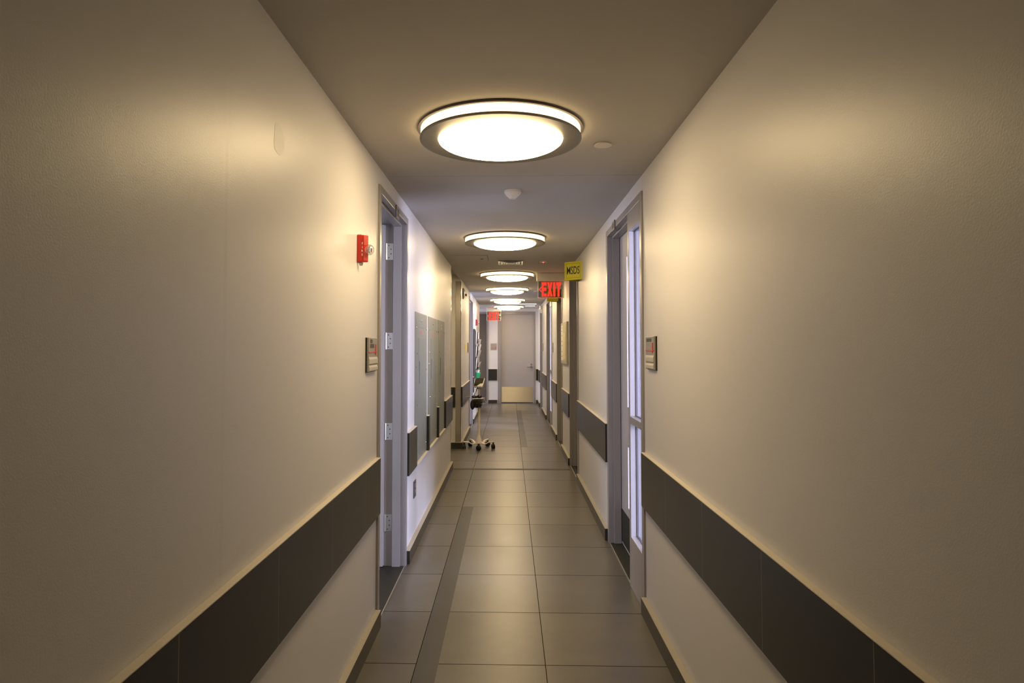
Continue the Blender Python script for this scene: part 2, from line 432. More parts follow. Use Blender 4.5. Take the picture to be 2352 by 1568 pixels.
# ---------------------------------------------------------------- wall bands and baseboards
tn = [0]
def band(wx, s, y0, y1, z0=.600, z1=.900, joint=True):
    tn[0] += 1; p = .024
    root = sempty('trim_%d' % tn[0], (wx, (y0+y1)/2, z0))
    obj('band_tile', MB().box(wx, wx+s*p, y0, y1, z0, z1-.004), M['tile'], root)
    obj('band_cap', MB().box(wx, wx+s*p*.985, y0, y1, z1-.004, z1), M['cap'], root, bevel=.001)
def base(wx, s, y0, y1):
    tn[0] += 1; p = .031
    root = sempty('baseboard_%d' % tn[0], (wx, (y0+y1)/2, 0))
    obj('base_tile', MB().box(wx, wx+s*p, y0, y1, 0, .088), M['base'], root)
    obj('base_cap', MB().box(wx, wx+s*p*.99, y0, y1, .088, .092), M['basecap'], root, bevel=.001)
def bandx(y, x0, x1, z0=.6, z1=.9):
    tn[0] += 1
    root = sempty('trim_%d' % tn[0], ((x0+x1)/2, y, z0))
    obj('band_tile', MB().box(x0, x1, y-.024, y, z0, z1-.004), M['tile'], root)
    obj('band_cap', MB().box(x0, x1, y-.0236, y, z1-.004, z1), M['cap'], root)
def basex(y, x0, x1):
    tn[0] += 1
    root = sempty('baseboard_%d' % tn[0], ((x0+x1)/2, y, 0))
    obj('base_tile', MB().box(x0, x1, y-.03, y, 0, .088), M['base'], root)
    obj('base_cap', MB().box(x0, x1, y-.0297, y, .088, .092), M['basecap'], root)
PAN = [(4.975, 5.685), (5.775, 6.49), (6.555, 7.225)]
for a, b in ((-3, 3.558), (4.57, 4.972), (5.688, 5.772), (6.493, 6.552), (7.228, 8.083), (9.765, 11.63), (12.76, 12.98)): band(L, 1, a, b)
for a, b in ((-3, 3.555), (4.57, 8.083), (9.72, 11.63), (12.76, 15.72)): base(L, 1, a, b)
for a, b in ((-3, 3.768), (5.16, 7.338), (8.362, 9.528), (10.552, 11.848), (13.502, 15.278), (16.352, END-.03)): band(R, -1, a, b); base(R, -1, a, b)
bandx(RC1, L-1.83, -.797); basex(RC1, L-1.83, -.69)
bandx(END, -.552, -.325); basex(END, -.552, -.325); bandx(END, .700, R-.024); basex(END, .700, R-.035)
# floor inlays, expansion joint, corner guards
struct('trim_90', MB().box(-.4395, -.337, -3, 6.208, 0, .0006), M['inlay'])
struct('trim_91', MB().box(.170, .268, 9.868, 15.45, 0, .0006), M['inlay'])
struct('trim_92', MB().box(L+.036, R-.036, 8.04, 8.125, 0, .0009), mat('joint_filler', (.085, .075, .062), .6, spec=.3))
g = MB(); g.box(L-.06, L+.003, RC0, RC0+.003, .093, 2.45); g.box(L, L+.003, RC0-.05, RC0+.003, .91, 2.45); g.box(L, L+.003, RC0-.05, RC0+.003, .093, .598)
struct('trim_93', g, M['steel'])
g = MB(); g.box(L-.075, L+.004, RC1-.004, RC1, .093, 2.46); g.box(L, L+.004, RC1-.004, RC1+.072, .093, 2.46)
struct('trim_94', g, M['steel'])
g = MB(); g.box(L, L+.003, LE-.05, LE, .1, 2.45); g.box(L-.05, L+.003, LE, LE+.003, .1, 2.45)
struct('trim_95', g, M['steel'])
# scuffed repair patches on the left wall
def patch(y, z, ry, rz, name, label):
    pts = [(ry*math.cos(t)*(1+.15*math.sin(3*t+y)), rz*math.sin(t)*(1+.12*math.cos(2*t))) for t in [2*PI*k/22 for k in range(22)]]
    o = struct(name, MB().poly(pts, (L, y, z), (0, 1, 0), (0, 0, 1), (1, 0, 0), .0004), M['mark'])
patch(2.01, 2.145, .045, .055, 'trim_96', '')

# ---------------------------------------------------------------- door frames and doors
def frame_box(mb, wx, s, y0, y1, z0, z1, d0, d1): mb.box(wx-s*d0, wx-s*d1, y0, y1, z0, z1)
def door_frame(root, wx, s, y0, y1, z1, c=.045, d1=TH+.012, stops=True):
    f = MB()
    frame_box(f, wx, s, y0-c, y0, 0, z1+c, -.012, d1)
    frame_box(f, wx, s, y1, y1+c, 0, z1+c, -.012, d1)
    frame_box(f, wx, s, y0, y1, z1, z1+c, -.012, d1)
    obj('door_frame', f, M['frame'], root, bevel=.0025)
    if stops:
        g = MB(); q = .016
        frame_box(g, wx, s, y0, y0+q, 0, z1-q, .028, .082); frame_box(g, wx, s, y1-q, y1, 0, z1-q, .028, .082)
        frame_box(g, wx, s, y0, y1, z1-q, z1, .028, .082)
        obj('door_stop', g, M['frame'], root, bevel=.002)
def threshold(root, wx, s, y0, y1):
    t = MB(); frame_box(t, wx, s, y0, y1, 0, .004, 0.0, TH)
    obj('threshold', t, M['stone'], root)
    t = MB(); frame_box(t, wx, s, y0, y1, 0, .0055, -.005, 0.0)
    obj('threshold_strip', t, M['hinge'], root)
def flush_leaf(root, wx, s, y0, y1, z1, d=.086, handle_near=True, m='door'):
    o = MB(); frame_box(o, wx, s, y0+.003, y1-.003, .008, z1-.003, d, d+.044)
    lf = obj('door_leaf', o, M[m], root)
    hy = y0+.07 if handle_near else y1-.07; dr = 1 if handle_near else -1
    h = MB(); X0 = wx-s*d
    h.cyl((X0, hy, 1.0), (X0+s*.012, hy, 1.0), .028); h.cyl((X0+s*.01, hy, 1.), (X0+s*.05, hy, 1.), .009)
    h.cyl((X0+s*.05, hy, 1.), (X0+s*.05, hy+dr*.11, 1.), .009)
    obj('door_handle', h, M['steel'], lf, smooth=True)

# door_1: left, open inward, hinged on its far jamb
r = sempty('door_1', (L, sum(D1)/2, 0))
door_frame(r, L, 1, *D1, 2.345); threshold(r, L, 1, *D1)
o = MB(); o.box(L-.140-.91, L-.140, D1[1]-.040, D1[1]+.004, .012, 2.335)
leaf = obj('door_leaf', o, M['door'], r)
for z in (2.155, 1.535, .915, .295):
    h = MB(); h.box(L-.086, L-.129, D1[1]-.003, D1[1], z-.057, z+.057)
    hg = obj('hinge', h, M['hinge'], r)
    for (dx, dz) in ((-.024, .042), (-.010, .016), (-.010, -.016), (-.024, -.042)):
        obj('hinge_screw', MB().cyl((L-.092+dx, D1[1]-.0036, z+dz), (L-.092+dx, D1[1]-.003, z+dz), .0042, n=12), M['darkgrey'], hg)
    obj('hinge_pin', MB().cyl((L-.134, D1[1]-.006, z-.057), (L-.134, D1[1]-.006, z+.057), .006, n=12), M['hinge'], hg)
k = MB(); k.box(L-.140-.87, L-.163, D1[1]-.0425, D1[1]-.040, .05, .30)
kp = obj('kick_plate', k, M['steel'], leaf)
for z in (.06, .175, .29): obj('screw', MB().sphere((L-.170, D1[1]-.043, z), .0025), M['chrome'], kp)

def sidelight_unit(num, y0, y1, ls):
    """right wall: sidelight nearest, then a glazed door. ls = length scale along the wall"""
    r = sempty('door_%d' % num, (R, (y0+y1)/2, 0)); s = -1
    a0, a1 = y0+.032*ls, y0+.375*ls       # sidelight opening
    b0, b1 = a1+.045*ls, y1-.042*ls       # door opening
    zt, zh = 2.348, 2.394
    f = MB(); D = TH+.012
    frame_box(f, R, s, y0-.02, a0, 0, zh, -.012, D)
    frame_box(f, R, s, a1, b0, 0, zt, -.012, D)
    frame_box(f, R, s, b1, y1+.02, 0, zh, -.012, D)
    frame_box(f, R, s, b0, b1, zt, zh, -.012, D)
    frame_box(f, R, s, a0, a1, 2.228, zt, -.012, D)
    frame_box(f, R, s, a0, b0, zt, zh, -.012, D)
    frame_box(f, R, s, a0, a1, 0, .315, -.012, D)
    frame_box(f, R, s, a0, a1, 1.018, 1.060, -.012, D)
    obj('door_frame', f, M['frame'], r, bevel=.0025)
    g = MB(); q = .004
    for (za, zb) in ((.315, 1.018), (1.06, 2.228)):
        frame_box(g, R, s, a0, a0+q, za, zb, .024, .038); frame_box(g, R, s, a1-q, a1, za, zb, .024, .038)
        frame_box(g, R, s, a0+q, a1-q, za, za+q, .024, .038); frame_box(g, R, s, a0+q, a1-q, zb-q, zb, .024, .038)
    obj('glazing_bead', g, M['gasket'], r, bevel=.002)
    for (za, zb) in ((.315, 1.018), (1.06, 2.228)):
        p = MB(); frame_box(p, R, s, a0, a1, za, zb, .038, .044); obj('sidelight_pane', p, M['glass'], r)
    g = MB(); q = .016
    frame_box(g, R, s, b0, b0+q, 0, zt-q, .028, .082); frame_box(g, R, s, b1-q, b1, 0, zt-q, .028, .082); frame_box(g, R, s, b0, b1, zt-q, zt, .028, .082)
    obj('door_stop', g, M['frame'], r, bevel=.002)
    threshold(r, R, s, b0, b1)
    # glazed leaf
    w = b1-b0; l0, l1 = b0+.20*ls, b1-.31*ls
    o = MB(); d0, d1 = .086, .130
    frame_box(o, R, s, b0+.003, l0, .01, zt-.003, d0, d1); frame_box(o, R, s, l1, b1-.003, .01, zt-.003, d0, d1)
    for za, zb in ((.01, .33), (.79, 1.05), (2.16, zt-.003)): frame_box(o, R, s, l0, l1, za, zb, d0, d1)
    lf = obj('door_leaf', o, M['door'], r)
    for za, zb in ((.33, .79), (1.05, 2.16)):
        p = MB(); frame_box(p, R, s, l0, l1, za, zb, .105, .111); obj('door_pane', p, M['glass'], lf)
        k = MB()
        frame_box(k, R, s, l1-.012, l1+.008, za-.008, zb+.008, .080, .09); frame_box(k, R, s, l0-.008, l0+.012, za-.008, zb+.008, .080, .09)
        frame_box(k, R, s, l0+.012, l1-.012, za-.008, za+.012, .081, .09); frame_box(k, R, s, l0+.012, l1-.012, zb-.012, zb+.008, .081, .09)
        obj('pane_bead', k, M['door'], lf)
    k = MB(); frame_box(k, R, s, b0+.02, b1-.02, .03, .27, .083, .086); obj('kick_plate', k, M['stone'], lf)
    h = MB(); X0 = R+.086; hy = b0+.08
    h.cyl((X0, hy, 1.), (X0-.05, hy, 1.), .009); h.cyl((X0-.05, hy, 1.), (X0-.05, hy+.11, 1.), .009)
    obj('door_handle', h, M['steel'], lf, smooth=True)
sidelight_unit(2, A0, A1, 1.)
sidelight_unit(5, DD0, DD1, 1.18)
for n, (a, b) in ((3, B), (4, Cc), (6, EE)):
    r = sempty('door_%d' % n, (R, (a+b)/2, 0)); door_frame(r, R, -1, a, b, 2.345); threshold(r, R, -1, a, b)
    flush_leaf(r, R, -1, a, b, 2.345)
r = sempty('door_7', (L, sum(D6)/2, 0)); door_frame(r, L, 1, *D6, 2.345); threshold(r, L, 1, *D6); flush_leaf(r, L, 1, *D6, 2.345)
# end doors
r = sempty('door_8', ((ED[0]+ED[1])/2, END, 0))
f = MB(); y0, y1 = END-.012, END+TH
f.box(ED[0]-.10, ED[0]-.02, y0, y1, 0, 2.41); f.box(ED[1]+.02, ED[1]+.065, y0, y1, 0, 2.41); f.box(ED[0]-.02, ED[1]+.02, y0, y1, 2.345, 2.41)
obj('door_frame', f, M['frame'], r, bevel=.003)
f = MB(); f.box(ED[0]-.02, ED[0], y0+.03, y1, 0, 2.33); f.box(ED[1], ED[1]+.02, y0+.03, y1, 0, 2.33); f.box(ED[0]-.02, ED[1]+.02, y0+.03, y1, 2.33, 2.345)
obj('door_stop', f, M['door'], r, bevel=.002)
lf = obj('door_leaf', MB().box(ED[0]+.002, ED[1]-.002, END+.035, END+.08, .02, 2.328), M['door'], r)
obj('kick_plate', MB().box(ED[0]+.006, ED[1]-.006, END+.032, END+.035, .03, .425), M['steel_h'], lf)
h = MB(); hx = .575
h.cyl((hx, END+.035, .952), (hx, END+.02, .952), .03); h.cyl((hx, END+.035, 1.02), (hx, END+.024, 1.02), .022)
h.cyl((hx, END+.02, .952), (hx, END-.03, .952), .011); h.cyl((hx+.005, END-.03, .952), (hx-.115, END-.03, .952), .011)
obj('door_handle', h, M['chrome'], lf, smooth=True)
h = MB()
for k in range(5): h.sphere((-.12+.035*k+(.05 if k > 2 else 0), END+.034, .045), .006)
obj('door_mark', MB().box(ED[0], ED[1], END+.03, END+.08, .004, .02), M['black'], lf)
h.bm.free()
r = sempty('door_9', (-1.05, END, 0))
f = MB(); f.box(-.602, -.557, y0, y1, 0, 2.40); f.box(-1.55, -1.505, y0, y1, 0, 2.40); f.box(-1.505, -.602, y0, y1, 2.355, 2.40)
obj('door_frame', f, M['frame'], r, bevel=.003)
lf = obj('door_leaf', MB().box(-1.503, -.604, END+.05, END+.09, .01, 2.352), M['darkdoor'], r)
h = MB(); h.cyl((-1.42, END+.05, 1.), (-1.42, END, 1.), .01); h.cyl((-1.42, END, 1.), (-1.30, END, 1.), .01); obj('door_handle', h, M['steel'], lf)

# ---------------------------------------------------------------- ceiling lamps
def make_lamp():
    root = thing('ceiling_lamp', 'x', 'ceiling lamp', (0, 0, H), 'round lamps along the corridor ceiling')
    RR = .362
    root.location = (0, 0, 0)
    obj('top_rim', MB().lathe([(.0, 0), (RR+.013, -.003), (RR+.013, -.011), (0, -.010)]), M['rim'], root)
    obj('side_diffuser', MB().lathe([(RR-.006, -.010), (RR, -.0102), (RR, -.0475), (RR-.006, -.0477)], close=True), M['lampside'], root)
    obj('lower_ring', MB().lathe([(RR+.004, -.0478), (RR+.005, -.055), (RR-.004, -.0565), (.284, -.053), (.284, -.0478)], close=True), M['dsteel'], root)
    prof = [(.2845, -.046)]
    for k in range(0, 11):
        t = k/10*PI/2; prof.append((.2835*math.cos(t), -.0525-.050*math.sin(t)))
    obj('bowl_diffuser', MB().lathe(prof), M['lamp'], root, smooth=True)
    return root
LY = [2.965, 5.98, 8.97, 11.30, 13.87, 16.25]; LX = [-.040, -.040, -.030, -.038, -.038, -.015]
LL = ['largest round lit ceiling lamp with metal ring, nearest the camera',
      'second round lit ceiling lamp, between the white smoke detector and the air vent',
      'third round lit ceiling lamp, just beyond the square air vent',
      'fourth round lit ceiling lamp, level with the steel corner guard',
      'fifth round lit ceiling lamp, next to last along the corridor',
      'smallest round lit ceiling lamp, last before the far exit sign']
lamp0 = make_lamp()
for i in range(6):
    o = lamp0 if i == 0 else dup(lamp0, (0, 0, 0))
    o.location = (LX[i], LY[i], H); o['label'] = LL[i]

# linear slots at the far end
for i, (y, lab) in enumerate(((15.25, 'nearer thin cool white light strip on far ceiling, right of last round lamp'), (15.97, 'farther thin cool white light strip on ceiling near end door'))):
    r = thing('strip_light', lab, 'ceiling light', (.36, y, H), 'thin light strips at the far end of the ceiling')
    xs = .10 if i == 0 else .375
    obj('housing', MB().box(xs, .635, y-.03, y+.03, H-.012, H), M['white'], r)
    obj('diffuser', MB().box(xs+.015, .62, y-.022, y+.022, H-.016, H-.012), M['coolstrip'], r)

# smoke detector, flush discs, access hatch, diffuser
r = thing('smoke_detector', 'white cone-shaped smoke detector on ceiling between the first two round lamps', 'smoke detector', (.022, 4.16, H))
obj('base', MB().lathe([(0, 0), (.054, 0), (.054, -.014), (0, -.014)], (.022, 4.16, H), 48), M['offwhite'], r, smooth=True)
obj('sensor_head', MB().lathe([(.052, -.014), (.048, -.022), (.026, -.045), (.018, -.052), (0, -.053)], (.022, 4.16, H), 48), M['offwhite'], r, smooth=True)
obj('indicator', MB().sphere((.058, 4.13, H-.022), .003), M['chrome'], r)
r = tag(obj('cover_disc', MB().lathe([(0, 0), (.036, 0), (.036, -.004), (.043, -.005), (.043, -.008), (0, -.009)], (.459, 3.198, H), 48), M['offwhite'], None, True),
        'flat white round cover disc on ceiling, right of the largest lamp', 'ceiling cover')
r = thing('detector_disc', 'small round ceiling detector with red light above the near exit sign', 'detector', (.396, 7.67, H))
obj('base', MB().lathe([(0, 0), (.042, 0), (.04, -.01), (0, -.014)], (.396, 7.67, H), 32), M['offwhite'], r, smooth=True)
obj('indicator', MB().sphere((.396, 7.65, H-.013), .008, (1.3, 1, .6)), M['led'], r)
tag(obj('cover_disc', MB().lathe([(0, 0), (.06, 0), (.06, -.008), (0, -.009)], (.49, 11.8, H), 32), M['offwhite'], None, True),
    'small far round cover disc on ceiling, left of the near exit sign', 'ceiling cover')
r = thing('access_hatch', 'painted square access hatch in ceiling beside left wall before air vent', 'hatch', (-.43, 7.33, H))
obj('hatch_frame', MB().box(-.64, -.238, 7.11, 7.115, H-.0015, H).box(-.243, -.238, 7.11, 7.56, H-.0015, H), mat('hatch_gap', (.12, .10, .08), .6), r)
obj('hatch_panel', MB().box(-.64, -.243, 7.117, 7.56, H-.004, H), M['ceiling'], r)
obj('latch', MB().cyl((-.31, 7.40, H-.004), (-.31, 7.40, H-.007), .018), M['darkgrey'], r)
r = thing('air_vent', 'square white louvred air vent in ceiling between second and third lamps', 'air vent', (.014, 7.73, H))
vc = (.014, 7.73)
def sq(mb, a, b, z0, z1):
    """square ring, sloping blade from half-size a at z0 to b at z1"""
    t = .003
    lo = [(-a, -a), (a, -a), (a, a), (-a, a)]; hi = [(-b, -b), (b, -b), (b, b), (-b, b)]
    va = [mb.bm.verts.new((vc[0]+x, vc[1]+y*1.15, H+z0)) for x, y in lo]; vb = [mb.bm.verts.new((vc[0]+x, vc[1]+y*1.15, H+z1)) for x, y in hi]
    vc_ = [mb.bm.verts.new((vc[0]+x*(1-t/a), vc[1]+y*1.15*(1-t/a), H+z0)) for x, y in lo]; vd = [mb.bm.verts.new((vc[0]+x*(1-t/b), vc[1]+y*1.15*(1-t/b), H+z1)) for x, y in hi]
    for k in range(4):
        j = (k+1) % 4
        for q in ((va[k], va[j], vb[j], vb[k]), (vc_[k], vd[k], vd[j], vc_[j]), (va[k], vc_[k], vc_[j], va[j]), (vb[k], vb[j], vd[j], vd[k])): mb.bm.faces.new(q)
v = MB(); v.box(vc[0]-.145, vc[0]+.145, vc[1]-.165, vc[1]+.165, H-.003, H); obj('vent_back', v, M['black'], r)
v = MB(); sq(v, .145, .132, -.012, -.004); obj('vent_frame', v, M['white'], r)
v = MB()
for a in (.11, .08, .05): sq(v, a, a-.022, -.013, -.004)
obj('louvre', v, M['white'], r)
v = MB(); v.box(vc[0]-.02, vc[0]+.02, vc[1]-.02, vc[1]+.02, H-.013, H-.009); obj('vent_centre', v, M['white'], r)

# ---------------------------------------------------------------- lettering
def text_mesh(txt, size, offset=0., extrude=.0006, sx=1.):
    cu = bpy.data.curves.new('t', 'FONT'); cu.body = txt; cu.size = size; cu.align_x = 'CENTER'; cu.align_y = 'CENTER'
    cu.offset = offset; cu.extrude = extrude; cu.resolution_u = 3
    to = bpy.data.objects.new('t', cu); C.objects.link(to)
    dg = bpy.context.evaluated_depsgraph_get(); dg.update()
    me = bpy.data.meshes.new_from_object(to.evaluated_get(dg)); bpy.data.objects.remove(to)
    mb = MB(); mb.bm.from_mesh(me); bpy.data.meshes.remove(me)
    mb.xf(Matrix.Diagonal((sx, 1, 1, 1)))
    return mb
def basis(org, u, v):
    u = Vector(u).normalized(); v = Vector(v).normalized(); w = u.cross(v)
    m = Matrix((u, v, w)).transposed().to_4x4(); m.translation = Vector(org); return m

# ---------------------------------------------------------------- exit signs
def letters():
    k = .165; t = .21*k*1.05
    P = []
    def E(x):
        return [(x, 0), (x+.56*k, 0), (x+.56*k, t), (x+t, t), (x+t, .40*k), (x+.52*k, .40*k), (x+.52*k, .40*k+t), (x+t, .40*k+t), (x+t, k-t), (x+.56*k, k-t), (x+.56*k, k), (x, k)]
    def Xl(x):
        w = .60*k; q = .25*k
        return [(x, 0), (x+q, 0), (x+w/2, .34*k), (x+w-q, 0), (x+w, 0), (x+w/2+q*.48, .5*k), (x+w, k), (x+w-q, k), (x+w/2, .66*k), (x+q, k), (x, k), (x+w/2-q*.48, .5*k)]
    def I(x): return [(x, 0), (x+t*1.15, 0), (x+t*1.15, k), (x, k)]
    def T(x):
        w = .54*k; c = w/2
        return [(x+c-t/2, 0), (x+c+t/2, 0), (x+c+t/2, k-t), (x+w, k-t), (x+w, k), (x, k), (x, k-t), (x+c-t/2, k-t)]
    x = 0; out = []
    for fn, w in ((E, .62), (Xl, .66), (I, .34), (T, .54)):
        out.append(fn(x)); x += w*k
    return out, x, k
def exit_sign(cx, y, zb, label):
    W, Hh = .345, .222
    r = thing('exit_sign', label, 'exit sign', (cx, y, H), 'red exit signs hung from the corridor ceiling')
    zt = zb+Hh
    obj('housing', MB().box(cx-W/2-.022, cx+W/2+.022, y-.035, y+.035, zt-.002, H, .006), M['offwhite'], r)
    obj('acrylic_panel', MB().box(cx-W/2, cx+W/2, y-.003, y+.003, zb, zt), M['acrylic'], r)
    obj('panel_edge', MB().box(cx-W/2, cx+W/2, y-.004, y+.004, zb-.006, zb), M['exitedge'], r)
    for xa in (cx-W/2-.005, cx+W/2): obj('side_edge', MB().box(xa, xa+.005, y-.004, y+.004, zb-.006, zt), M['white'], r)
    ls, w, k = letters(); lt = MB(); sx = .262/w; sz = .196/k
    x0 = cx-.128; z0 = zb+.012
    for q in ls: lt.poly([(p[0]*sx, p[1]*sz) for p in q], (x0, y-.0042, z0), (1, 0, 0), (0, 0, 1), (0, 1, 0), .0084)
    obj('exit_lettering', lt, M['exitred'], r, bevel=.0015)
    a = [(0, .0), (.034, .036), (.034, .020), (.016, 0), (.034, -.020), (.034, -.036)]
    obj('arrow', MB().poly(a, (cx-W/2+.004, y-.0042, z0+.098), (1, 0, 0), (0, 0, 1), (0, 1, 0), .0084), M['exitred'], r)
exit_sign(.565, 8.9, 2.157, 'larger near red exit sign with left arrow, hung from ceiling beside the yellow sign')
exit_sign(-.395, 16.74, 2.160, 'small far red exit sign hung before the end door')

# ---------------------------------------------------------------- MSDS signs (folded V projecting from the wall)
def msds(y, label, w=.172, h=.196, zb=2.208):
    r = thing('safety_sign', label, 'sign', (R, y, zb), 'yellow projecting signs on the right wall')
    p0 = Vector((R, y-.10, zb)); tip = Vector((R-w, y+.03, zb)); p1 = Vector((R, y+.16, zb))
    pts = [(p0.x, p0.y), (tip.x, tip.y), (p1.x, p1.y), (p1.x, p1.y-.004), (tip.x+.003, tip.y), (p0.x, p0.y+.004)]
    b = MB(); b.poly(pts, (0, 0, zb), (1, 0, 0), (0, 1, 0), (0, 0, 1), h); obj('sign_board', b, M['yellow'], r)
    u = (p0-tip).normalized(); c = (p0+tip)/2; ln = (p0-tip).length
    nrm = u.cross(Vector((0, 0, 1)))
    if nrm.y > 0: nrm = -nrm
    m = basis(c+Vector((0, 0, h/2))+nrm*.0008, u, (0, 0, 1))
    t = text_mesh('MSDS', .118, .0008, .0004, .56); t.xf(m); obj('lettering', t, M['black_ink'], r)
    f = MB(); a, bq, q = ln/2*.80, h/2*.80, .0022
    for bx in ((-a, a, bq-q, bq), (-a, a, -bq, -bq+q), (-a, -a+q, -bq, bq), (a-q, a, -bq, bq)): f.box(bx[0], bx[1], bx[2], bx[3], -.0003, .0003)
    f.xf(m); obj('border_line', f, M['black_ink'], r)
msds(7.06, 'near yellow MSDS sign projecting from right wall beside the near exit sign')
msds(10.42, 'far yellow MSDS sign on right wall, mostly hidden behind the near exit sign')

# ---------------------------------------------------------------- fire alarms
def fire_alarm(y, zc, label, m, text=True, sc=1., grp='red fire alarms on the left wall'):
    r = thing('fire_alarm', label, 'fire alarm', (L, y, zc), grp)
    hz = .066*sc; d = .036*sc; w = .03*sc
    b = MB(); b.box(L, L+.022*sc, y, y+w, zc-hz, zc+hz, .003); obj('back_box', b, M[m], r)
    pts = [(0, 0), (d*.85, 0), (d+.012*sc, .016*sc), (d+.012*sc, w*.8), (d*.6, w), (0, w)]
    b = MB(); b.poly(pts, (L+.002, y-.0015, zc-hz+.002), (1, 0, 0), (0, 1, 0), (0, 0, 1), hz*2-.004); obj('housing', b, M[m], r, bevel=.005*sc)
    for sg in (1, -1):
        lv = MB()
        for k in range(9):
            zz = zc+sg*(.018*sc+k*.0052*sc)
            if abs(zz-zc) < .058*sc:
                lv.poly([(d*.86, -.0022), (d+.0125*sc, .0145*sc), (d+.0095*sc, .0145*sc+.001), (d*.86, .0005)], (L+.002, y-.0012, zz), (1, 0, 0), (0, 1, 0), (0, 0, 1), .0022*sc)
        obj('horn_slots', lv, M['palered'], r)
    if text:
        for i, ch in enumerate('FIRE'):
            t = text_mesh(ch, .0155, .0002, .0003); t.xf(basis((L+.026, y-.0022, zc+.022-i*.0175), (1, 0, 0), (0, 0, 1))); 
            obj('lettering', t, M['paper'], r)
    dm = MB(); dm.sphere((L+.055*sc, y+.012*sc, zc-.006*sc), .0225*sc, (1.1, 1.0, 1.15), 32); obj('strobe_dome', dm, M['clear'], r, smooth=True)
    bl = MB(); bl.box(L+.050*sc, L+.060*sc, y+.004*sc, y+.016*sc, zc-.020*sc, zc+.008*sc, .003); bl.cyl((L+.066*sc, y+.006*sc, zc-.018*sc), (L+.066*sc, y+.006*sc, zc+.006*sc), .004*sc)
    obj('flash_tube', bl, M['chrome'], r)
    t = MB(); t.cyl((L+.016*sc, y+.02*sc, zc-hz-.001), (L+.016*sc, y+.02*sc, zc-hz-.014*sc), .011*sc, .006*sc); obj('conduit_stub', t, M['offwhite'], r)
fire_alarm(3.068, 1.961, 'red fire alarm with clear strobe dome on left wall before the open door', 'red')
fire_alarm(13.95, 2.000, 'small dark red far fire alarm above the paper rack', 'darkred', False)

# ---------------------------------------------------------------- room sign plates
def room_sign(wx, s, y0, y1, z0, z1, label, kind='full', far_end_red=True):
    r = thing('room_sign', label, 'room sign', (wx, (y0+y1)/2, z0), 'grey room signs on the corridor walls')
    X = lambda d: wx+s*d
    h = z1-z0; w = y1-y0
    obj('backing', MB().box(X(0), X(.006), y0, y1, z0, z1), M['black'], r)
    obj('plate', MB().box(X(.0055), X(.016), y0+.006, y1, z0+.004, z1, .002), M['plate'], r)
    b = MB(); zz = z0+h*.44
    b.poly([(.016, 0), (.0195, -.012), (.0195, -.034), (.016, -.036)], (wx, y0+.012, zz), (s, 0, 0), (0, 0, 1), (0, 1, 0), w-.02)
    b.poly([(.016, 0), (.0195, -.010), (.0195, -.026), (.016, -.03)], (wx, y0+.012, z0+h*.20), (s, 0, 0), (0, 0, 1), (0, 1, 0), w-.02)
    obj('name_slot', b, M['plate2'], r)
    k = MB()
    if kind == 'two':
        k.box(X(.016), X(.0166), y0+w*.18, y0+w*.42, z1-h*.16, z1-h*.05); k.box(X(.016), X(.0166), y0+w*.18, y0+w*.60, z1-h*.30, z1-h*.18)
    else:
        k.box(X(.016), X(.0166), y0+w*.30, y1-w*.12, z1-h*.16, z1-h*.06)
    obj('number_tile', k, M['darkgrey'], r)
    q = MB(); zr = z1-h*.42; ry = y0+w*(.78 if kind == 'two' else .17)
    q.box(X(.016), X(.0185), y0+.006, y1-.004, zr-.0022, zr+.0022); q.box(X(.016), X(.019), ry-.009, ry+.009, zr-.014, z1-h*.19, .001)
    obj('slider', q, M['redprint'], r)
room_sign(L, 1, 3.265, 3.49, 1.367, 1.543, 'grey room sign with two dark squares on left wall beside open door', 'two')
room_sign(R, -1, 3.44, 3.655, 1.372, 1.552, 'grey room sign with one dark rectangle on right wall beside glazed sidelight', 'one')
def small_sign(wx, s, y0, y1, z0, z1, label):
    r = thing('room_sign', label, 'room sign', (wx, (y0+y1)/2, z0), 'grey room signs on the corridor walls')
    obj('plate', MB().box(wx, wx+s*.016, y0, y1, z0, z1, .002), M['plate'], r)
    obj('slider', MB().box(wx+s*.016, wx+s*.018, y0, y1, z0+.07, z0+.076), M['redprint'], r)
small_sign(R, -1, 11.50, 11.74, 1.395, 1.56, 'small grey room sign on right wall between far yellow sign and next door')
small_sign(R, -1, 14.95, 15.2, 1.39, 1.56, 'tiny grey room sign farthest along the right wall')
small_sign(L, 1, 11.22, 11.5, 1.40, 1.56, 'grey room sign on left wall right of the yellow note')
r = thing('room_sign', 'grey square room sign on end wall left of the end door', 'room sign', (-.415, END, 1.40), 'grey room signs on the corridor walls')
obj('plate', MB().box(-.495, -.338, END-.016, END, 1.40, 1.57, .002), M['plate'], r)
obj('slider', MB().box(-.495, -.338, END-.018, END-.016, 1.445, 1.450).box(-.365, -.355, END-.019, END-.016, 1.43, 1.48), M['redprint'], r)
# number plates clipped on the door headers
def header_plate(wx, s, y0, y1, z0, z1, label):
    r = thing('door_number_plate', label, 'number plate', (wx+s*.012, (y0+y1)/2, z0), 'small plates on the door headers')
    obj('plate', MB().box(wx+s*.012, wx+s*.018, y0, y1, z0, z1), M['frame'], r)
    obj('print', MB().box(wx+s*.018, wx+s*.0185, y0+.03, y1-.01, z0+.015, z1-.015).box(wx+s*.012, wx+s*.0182, y0-.002, y0, z0, z1), M['darkgrey'], r)
header_plate(L, 1, 4.04, 4.15, 2.30, 2.378, 'small grey number plate on header of the open left door')
header_plate(R, -1, 4.68, 4.80, 2.335, 2.402, 'small grey number plate on header of the glazed right door')

